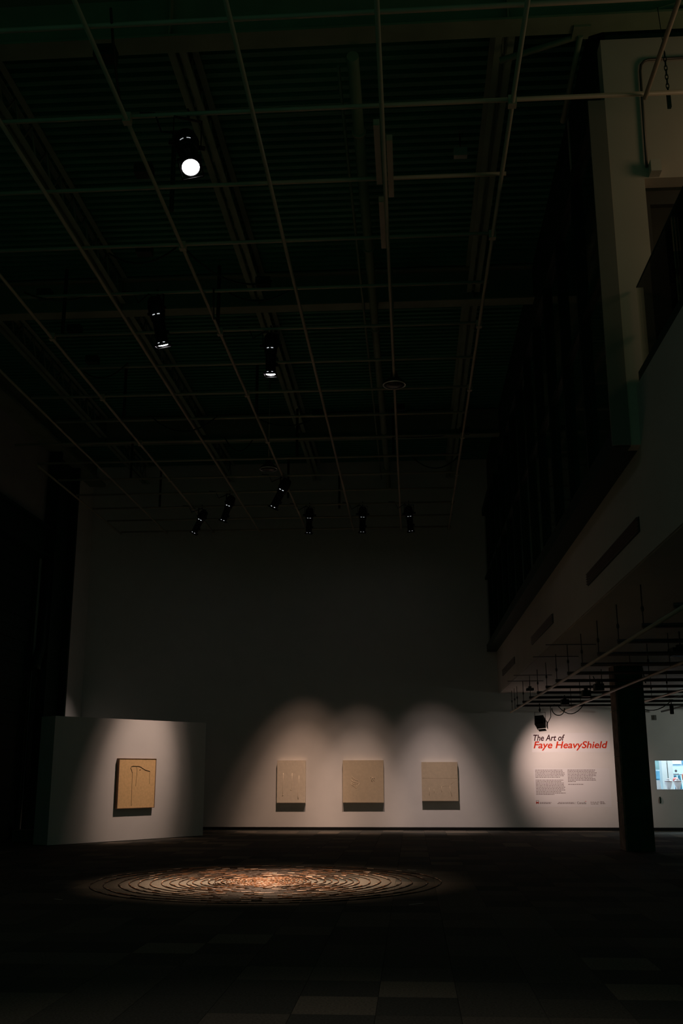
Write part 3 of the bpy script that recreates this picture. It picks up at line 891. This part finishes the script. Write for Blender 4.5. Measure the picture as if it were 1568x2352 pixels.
# ------------------------------------------------------------------ three canvases on the back wall
def canvas(x0, x1, z0, z1, m, label, th=0.115):
    e = empty('canvas', (x0, D, z0))
    tag(e, label, 'canvas', 'pale canvases on the back wall')
    cl_ = MB().box((0, -th, 0), (x1 - x0, -0.02, z1 - z0)).build('stretched_cloth', M[m], e)
    MB().box((0.05, -0.02, 0.05), (x1 - x0 - 0.05, -0.001, z1 - z0 - 0.05)).build('stretcher', M['kraft_edge'], e)
    return cl_, x1 - x0, z1 - z0, th
def marks(c, lines, m, r=0.007, name='relief_cord'):
    e, w, h, th = c
    for ln in lines:
        MB().tube([(u_ * w, -th + r * 0.25, h - v_ * h) for u_, v_ in ln], r, 6).build(name, M[m], e)
c1 = canvas(-3.92, -3.09, 0.75, 1.935, 'canvas1', 'narrow pale canvas with three hanging cords, left of three on the back wall')
marks(c1, [[(0.22, 0.30), (0.215, 0.50), (0.20, 0.72), (0.21, 0.83)], [(0.19, 0.845), (0.21, 0.82), (0.24, 0.80)], [(0.53, 0.30), (0.53, 0.50), (0.50, 0.66), (0.49, 0.70)], [(0.46, 0.69), (0.49, 0.70), (0.52, 0.705)],
           [(0.77, 0.36), (0.77, 0.55), (0.735, 0.74), (0.73, 0.84), (0.75, 0.92)]], 'canvas1', 0.008)
c2 = canvas(-2.01, -0.83, 0.755, 1.935, 'canvas2', 'square taupe canvas with a feathered relief, middle of three on the back wall')
marks(c2, [[(0.23, 0.40), (0.27, 0.44), (0.32, 0.47), (0.37, 0.49)], [(0.21, 0.46), (0.25, 0.51), (0.32, 0.53), (0.39, 0.54)], [(0.20, 0.52), (0.25, 0.56), (0.31, 0.57), (0.38, 0.56)],
           [(0.20, 0.55), (0.24, 0.60), (0.30, 0.61), (0.37, 0.59)], [(0.27, 0.61), (0.31, 0.645), (0.34, 0.65), (0.38, 0.61), (0.40, 0.54)],
           [(0.68, 0.42), (0.71, 0.40), (0.75, 0.41), (0.78, 0.44)], [(0.71, 0.41), (0.70, 0.46), (0.72, 0.51)], [(0.74, 0.41), (0.75, 0.46), (0.77, 0.50)], [(0.73, 0.41), (0.72, 0.44)]], 'canvas2', 0.008)
c3 = canvas(0.265, 1.30, 0.80, 1.88, 'canvas3', 'sand-coloured canvas with a thin seam across it, right of three on the back wall')
marks(c3, [[(0.02, 0.415), (0.98, 0.415)], [(0.20, 0.66), (0.21, 0.76), (0.20, 0.86)], [(0.33, 0.70), (0.34, 0.80)], [(0.55, 0.62), (0.53, 0.70), (0.55, 0.78)], [(0.58, 0.63), (0.68, 0.61), (0.76, 0.62), (0.80, 0.58)], [(0.77, 0.62), (0.79, 0.75), (0.82, 0.88)], [(0.80, 0.58), (0.93, 0.48)]], 'canvas3', 0.005)

# ------------------------------------------------------------------ lettering on the back wall
def letter(name, txt, x, z, w, m, parent, shear=0.0, bold=0.0, hscale=None):
    me, k = text_mesh(txt, w, M[m], shear, bold, 0.003)
    me.name = name
    o = bpy.data.objects.new(name, me)
    C.objects.link(o)
    o.location = (x, 0, z)
    if hscale:
        o.scale = (1, 1, hscale / max(v.co.z for v in me.vertices))
    o.parent = parent
    return o, k
tt = empty('exhibition_title', (3.50, D, 2.26))
tag(tt, 'large two-line italic title lettering, maroon above red, on the back wall', 'wall lettering')
MB().box((-0.04, -0.0015, -0.11), (2.19, 0.0, 0.425)).build('vinyl_sheet', M['vinyl'], tt)
letter('title_line', 'The Art of', 0.012, 0.212, 0.90, 'maroon', tt, 0.24, 0.018, 0.172)
letter('title_line', 'Faye HeavyShield', 0.005, 0.002, 2.115, 'red', tt, 0.24, 0.020, 0.193)

def text_block(parent, x, z, widths, pitch, m, h=0.017, name='text_column'):
    """blocks of print too small to read: one short dash per word"""
    mb = MB()
    for n, w in enumerate(widths):
        if w <= 0:
            continue
        cx = 0.0
        zz = z - n * pitch
        while cx < w - 0.01:
            lw = min(rnd.uniform(0.02, 0.075), w - cx)
            mb.box((x + cx, -0.0025, zz), (x + cx + lw, -0.001, zz + h))
            cx += lw + 0.011
    return tag(mb.build(name, M[m], parent), kind='stuff')
it = empty('introduction_text', (3.52, D, 0.96))
tag(it, 'two columns of small grey print below the title lettering', 'wall text')
MB().box((-0.05, -0.001, -0.33), (2.1, 0.0, 0.74)).build('vinyl_sheet', M['vinyl'], it)
w1 = [0.77, 0.78, 0.84, 0.83, 0.81, 0.71, 0, 0.78, 0.72, 0.79, 0.79, 0.79, 0.83, 0.80, 0.82, 0.72, 0.83, 0.51]
text_block(it, 0.0, 0.68, w1, 0.0395, 'ink')
w2 = [0.78, 0.76, 0.82, 0.80, 0.81, 0.70, 0.77, 0.80, 0.22, 0, 0.44]
text_block(it, 0.915, 0.68, w2, 0.0395, 'ink')
# sponsor marks
l1 = empty('sponsor_logo', (3.50, D, 0.712))
tag(l1, 'small red M logo with tiny grey print, left in the logo row', 'logo', 'logos under the wall text')
letter('letter_mark', 'M', 0.005, 0.004, 0.072, 'red', l1, 0.0, 0.008, 0.066)
text_block(l1, 0.0, 0.085, [0.085], 0.02, 'darkink', 0.012, 'tiny_text')
text_block(l1, 0.105, 0.035, [0.33, 0.32], 0.026, 'ink', 0.014, 'tiny_text')
l2 = empty('sponsor_logo', (4.10, D, 0.712))
tag(l2, 'tiny two-line grey print beside the word Canada in the logo row', 'logo', 'logos under the wall text')
text_block(l2, 0.03, 0.035, [0.45], 0.026, 'ink', 0.014, 'tiny_text')
text_block(l2, 0.0, 0.008, [0.48], 0.026, 'ink', 0.014, 'tiny_text')
MB().box((0.515, -0.0025, 0.0), (0.519, -0.001, 0.06)).build('divider', M['ink'], l2)
letter('word_mark', 'Canada', 0.555, 0.002, 0.255, 'darkink', l2, 0.0, 0.0, 0.062)
MB().box((0.785, -0.0025, 0.062), (0.793, -0.001, 0.078)).box((0.807, -0.0025, 0.062), (0.815, -0.001, 0.078)).box((0.796, -0.0025, 0.064), (0.804, -0.001, 0.076)).build('flag', M['red'], l2)
l3 = empty('sponsor_logo', (5.04, D, 0.712))
tag(l3, 'grey outlined MAP logo with tiny print, right in the logo row', 'logo', 'logos under the wall text')
letter('word_mark', 'MAP', 0.0, 0.014, 0.235, 'ink', l3, 0.0, -0.012, 0.052)
text_block(l3, 0.0, -0.006, [0.23], 0.02, 'ink', 0.01, 'tiny_text')
text_block(l3, 0.265, 0.055, [0.10, 0.12, 0.145], 0.026, 'ink', 0.014, 'tiny_text')

# small device high on the wall and dark handle right of the column
dv = empty('wall_speaker', (7.0, D, 3.04))
tag(dv, 'small grey speaker on the wall above the shop window', 'speaker')
MB().box((-0.035, -0.08, 0), (0.035, -0.03, 0.14)).build('housing', M['crate'], dv)
MB().box((-0.02, -0.03, 0.05), (0.02, -0.001, 0.1)).build('bracket', M['rod'], dv)
dh = MB().box((-0.014, -0.03, -0.09), (0.014, -0.001, 0.09)).box((-0.02, -0.05, -0.06), (0.02, -0.03, 0.06)).build('pull_handle', M['black'], None, (6.98, D, 0.82))
tag(dh, 'small black upright handle on the wall below the shop window', 'handle')

# ------------------------------------------------------------------ window and shop behind it
wn = empty('window_1', (WX0, D, WZ0))
tag(wn, kind='structure')
ww, wh = WX1 - WX0, WZ1 - WZ0
for a, b in (((0, 0.0, 0), (0.03, 0.12, wh)), ((ww - 0.03, 0.0, 0), (ww, 0.12, wh)), ((0.03, 0.0, 0), (ww - 0.03, 0.12, 0.03)), ((0.03, 0.0, wh - 0.03), (ww - 0.03, 0.12, wh))):
    MB().box(a, b).build('window_frame', M['frame_light'], wn)
MB().box((0.03, 0.05, 0.03), (ww - 0.03, 0.058, wh - 0.03)).build('pane', M['window_glass'], wn)
sh = MB()
sh.box((5.2, D + 3.6, 0), (11.5, D + 3.7, 3.2)).box((5.1, D + 0.22, 0), (5.2, D + 3.7, 3.2)).box((11.5, D + 0.22, 0), (11.6, D + 3.7, 3.2))
sh.box((5.1, D + 0.22, 3.2), (11.6, D + 3.7, 3.3)).box((5.1, D + 0.22, -0.1), (11.6, D + 3.7, 0.0))
tag(sh.build('wall_shop', M['shop_wall']), kind='structure')
lp = bpy.data.lights.new('shop_ceiling_lamp', 'AREA')
lp.shape = 'RECTANGLE'
lp.size = 3.0
lp.size_y = 1.2
lp.energy = P_SHOP
lp.color = (0.88, 0.96, 1.0)
lo = bpy.data.objects.new('shop_ceiling_lamp', lp)
C.objects.link(lo)
lo.location = (8.2, D + 1.8, 3.15)
# display ledge inside
ldg = empty('display_table', (6.6, D + 0.34, 0))
tag(ldg, 'pale display table under the vases inside the shop window', 'table')
MB().box((0, 0, 1.06), (4.0, 0.62, 1.10)).build('top', M['frame_light'], ldg)
for x, yv in ((0.1, 0.05), (3.86, 0.05), (0.1, 0.53), (3.86, 0.53)):
    MB().box((x, yv, 0), (x + 0.05, yv + 0.05, 1.06)).build('leg', M['frame_light'], ldg)
VP = [(0.045, 0.0), (0.05, 0.01), (0.075, 0.08), (0.10, 0.17), (0.108, 0.215), (0.095, 0.245), (0.062, 0.262), (0.058, 0.275)]
for x, rim, lab in ((7.38, -0.4, 'white porcelain vase with a brown rim mark, left one in the shop window'), (7.64, 0.5, 'white porcelain vase with a brown rim band, right one in the shop window')):
    e = empty('porcelain_vase', (x, D + 0.55, 1.10))
    tag(e, lab, 'vase', 'vases in the shop window')
    MB().lathe(VP, 24).build('body', M['porcelain'], e)
    MB().lathe([(0.104, 0.219), (0.110, 0.222), (0.103, 0.234), (0.096, 0.238)], 24).build('rim_band', M['brown_rim'], e)
    MB().lathe([(0.055, 0.27), (0.05, 0.295), (0.02, 0.31), (0.001, 0.312)], 20).build('lid', M['porcelain'], e)
cdm = MB().obox((7.08, D + 0.62, 1.23), (1, 0, -0.0), (0, 0.35, 1), (0, -1, 0.35), 0.09, 0.135, 0.006).build('leaning_card', M['paper'])
tag(cdm, 'white card leaning at the left end of the shop window', 'card')
pl = empty('shop_pillar', (7.69, D + 2.0, 0))
tag(pl, 'cream pillar with a dark slot standing in the shop behind the vases', 'pillar')
MB().box((-0.165, -0.165, 0), (-0.012, 0.165, 3.2)).box((0.012, -0.165, 0), (0.165, 0.165, 3.2)).box((-0.012, -0.12, 0), (0.012, 0.165, 3.2)).build('shaft', M['cream'], pl)
MB().box((-0.012, -0.125, 0.6), (0.012, -0.12, 1.86)).build('slot', M['grille'], pl)
cb = empty('shop_cabinet', (6.72, D + 3.1, 0))
tag(cb, 'blue shelving cabinet at the left of the shop', 'cabinet')
MB().box((0, 0.0, 0), (1.05, 0.42, 1.62)).build('body', M['shop_blue'], cb)
for k in range(3):
    MB().box((0.05, -0.03, 0.9 + k * 0.24), (1.0, 0.0, 1.09 + k * 0.24)).build('shelf_panel', M['shop_teal' if k == 1 else 'shop_blue'], cb)
up_ = MB().box((0, -0.02, 1.66), (1.05, 0.30, 2.5)).build('upper_panel', M['shop_green'], cb)
sg = empty('shop_screen', (8.30, D + 3.55, 1.84))
tag(sg, 'bright white screen high on the shop back wall', 'screen')
MB().box((-0.2, -0.03, 0), (0.24, 0.0, 0.34)).build('panel', M['screen'], sg)
MB().box((0.27, -0.03, 0.0), (0.8, 0.0, 0.34)).build('side_panel', M['shop_blue'], sg)
em = empty('shop_wall_emblem', (8.37, D + 3.598, 1.62))
tag(em, 'small dark emblem with a blurred word on the pale blue shop wall', 'emblem')
MB().lathe([(0.045, -0.004), (0.045, 0.0)], 6).build('leaf_mark', M['darkink'], em).rotation_euler = (math.pi / 2, 0, 0)
text_block(em, -0.10, -0.11, [0.2], 0.03, 'ink', 0.03, 'tiny_text')
hg = empty('hanging_garments', (8.20, D + 2.7, 1.30))
tag(hg, 'dark teal clothes on a low rack inside the shop', 'clothes rack')
MB().tube([(-0.16, 0, 0.21), (0.36, 0, 0.21)], 0.012, 6).build('rail', M['grille'], hg)
for s in (-0.15, 0.35):
    MB().tube([(s, 0, 0.21), (s, 0, -1.3)], 0.012, 6).build('post', M['grille'], hg)
for k in range(4):
    MB().bar((-0.09 + k * 0.12, 0, 0.19), (-0.07 + k * 0.13, 0, -0.25), 0.08, 0.03, (0, 1, 0)).build('garment', M['shop_teal'], hg)
bl = MB().lathe([(0.005, -0.085), (0.055, -0.07), (0.085, -0.02), (0.085, 0.02), (0.055, 0.065), (0.005, 0.08)], 20).build('coral_pot', M['coral'], None, (7.74, D + 1.15, 1.36))
MB().tube([(0, 0, -0.08), (0, 0, -1.31)], 0.02, 8).build('stand_pole', M['grille'], bl)
MB().lathe([(0.16, -1.33), (0.16, -1.31)], 20).build('stand_base', M['grille'], bl)
tag(bl, 'round coral red pot on a thin stand between the vases', 'pot')
og = empty('orange_vessel', (7.90, D + 0.58, 1.10))
tag(og, 'tall orange and salmon vessel cut by the right picture edge', 'vessel')
MB().lathe([(0.085, 0.0), (0.095, 0.02), (0.11, 0.27)], 20).build('lower_body', M['pink'], og)
MB().lathe([(0.11, 0.27), (0.115, 0.40), (0.09, 0.45), (0.05, 0.46)], 20).build('upper_body', M['orange'], og)

# ------------------------------------------------------------------ floor piece: rings of twigs
RC = Vector((-2.22, 16.05, 0))
ra = empty('twig_ring_installation', RC)
tag(ra, 'floor piece of concentric rings of reddish twigs in a pool of light', 'floor artwork')
RAD = [2.60, 2.40, 2.18, 2.03, 1.88, 1.72, 1.56, 1.415, 1.30, 1.195, 1.095, 0.98, 0.88, 0.77, 0.67, 0.60, 0.54, 0.485, 0.43, 0.38, 0.33, 0.28, 0.235, 0.19, 0.145, 0.10, 0.06]
for n, R_ in enumerate(RAD):
    mb = MB()
    seg = 0.15 if R_ > 0.6 else 0.07
    cnt = max(8, int(2 * math.pi * R_ / seg * 1.15))
    ph = [rnd.uniform(0, 6.28) for _ in range(4)]
    def wob(t):
        return R_ * (1 + 0.004 * math.sin(5 * t + ph[0]) + 0.003 * math.sin(11 * t + ph[1])) + 0.012 * math.sin(3 * t + ph[2]) * min(1, R_)
    layers = 1 if R_ > 0.9 else 2
    if R_ > 0.6:
        kk = int(60 + 60 * R_)
        mb.mi = 1
        mb.tube([(wob(2 * math.pi * q / kk) * math.cos(2 * math.pi * q / kk), wob(2 * math.pi * q / kk) * math.sin(2 * math.pi * q / kk), 0.008) for q in range(kk)], 0.0065, 5, True)
    for ly in range(layers):
        off = rnd.uniform(0, 6.28)
        for k in range(cnt):
            if R_ > 0.6 and rnd.random() < 0.5:
                continue
            t0 = off + 2 * math.pi * k / cnt
            dt = 2 * math.pi / cnt * rnd.uniform(0.46, 0.64)
            j0, j1 = rnd.gauss(0, 0.004), rnd.gauss(0, 0.004)
            rr = rnd.uniform(0.0045, 0.007) if R_ > 0.6 else rnd.uniform(0.004, 0.006)
            z = (0.010 if R_ > 0.6 else 0.001) + ly * 0.009
            q = []
            for a_, jj in ((t0 - dt, j0), (t0, (j0 + j1) / 2), (t0 + dt, j1)):
                ra_ = wob(a_) + jj
                q.append((ra_ * math.cos(a_), ra_ * math.sin(a_), z + rr))
            mb.mi = rnd.choices((0, 1, 2), (0.50, 0.30, 0.20) if R_ > 0.6 else (0.72, 0.12, 0.16))[0]
            mb.tube(q, rr, 5, r1=rr * 0.7)
    mb.build('twig_ring', [M['twig'], M['twig_dark'], M['twig_pale']], ra)

# ------------------------------------------------------------------ strips of tape on the carpet
for (xa, ya, xb, yb), lab in (((-4.70, 13.83, -4.57, 13.74), 'short pale tape mark on the carpet left of the twig rings'),
                              ((-0.07, 13.48, 0.11, 13.64), 'longest pale tape mark on the carpet in front of the twig rings, right side'),
                              ((-0.11, 18.14, 0.03, 18.07), 'short pale tape mark on the carpet behind the twig rings, right side'),
                              ((-2.36, 23.37, -2.30, 23.40), 'left one of two tiny tape dots on the carpet before the back wall'),
                              ((-2.11, 23.37, -2.05, 23.40), 'right one of two tiny tape dots on the carpet before the back wall')):
    d_ = Vector((xb - xa, yb - ya, 0))
    o = MB().obox((0, 0, 0.0012), d_, (-d_.y, d_.x, 0), (0, 0, 1), d_.length / 2, 0.012, 0.001).build('tape_mark', M['tape'], None, ((xa + xb) / 2, (ya + yb) / 2, 0))
    tag(o, lab, 'tape', 'tape marks on the carpet')
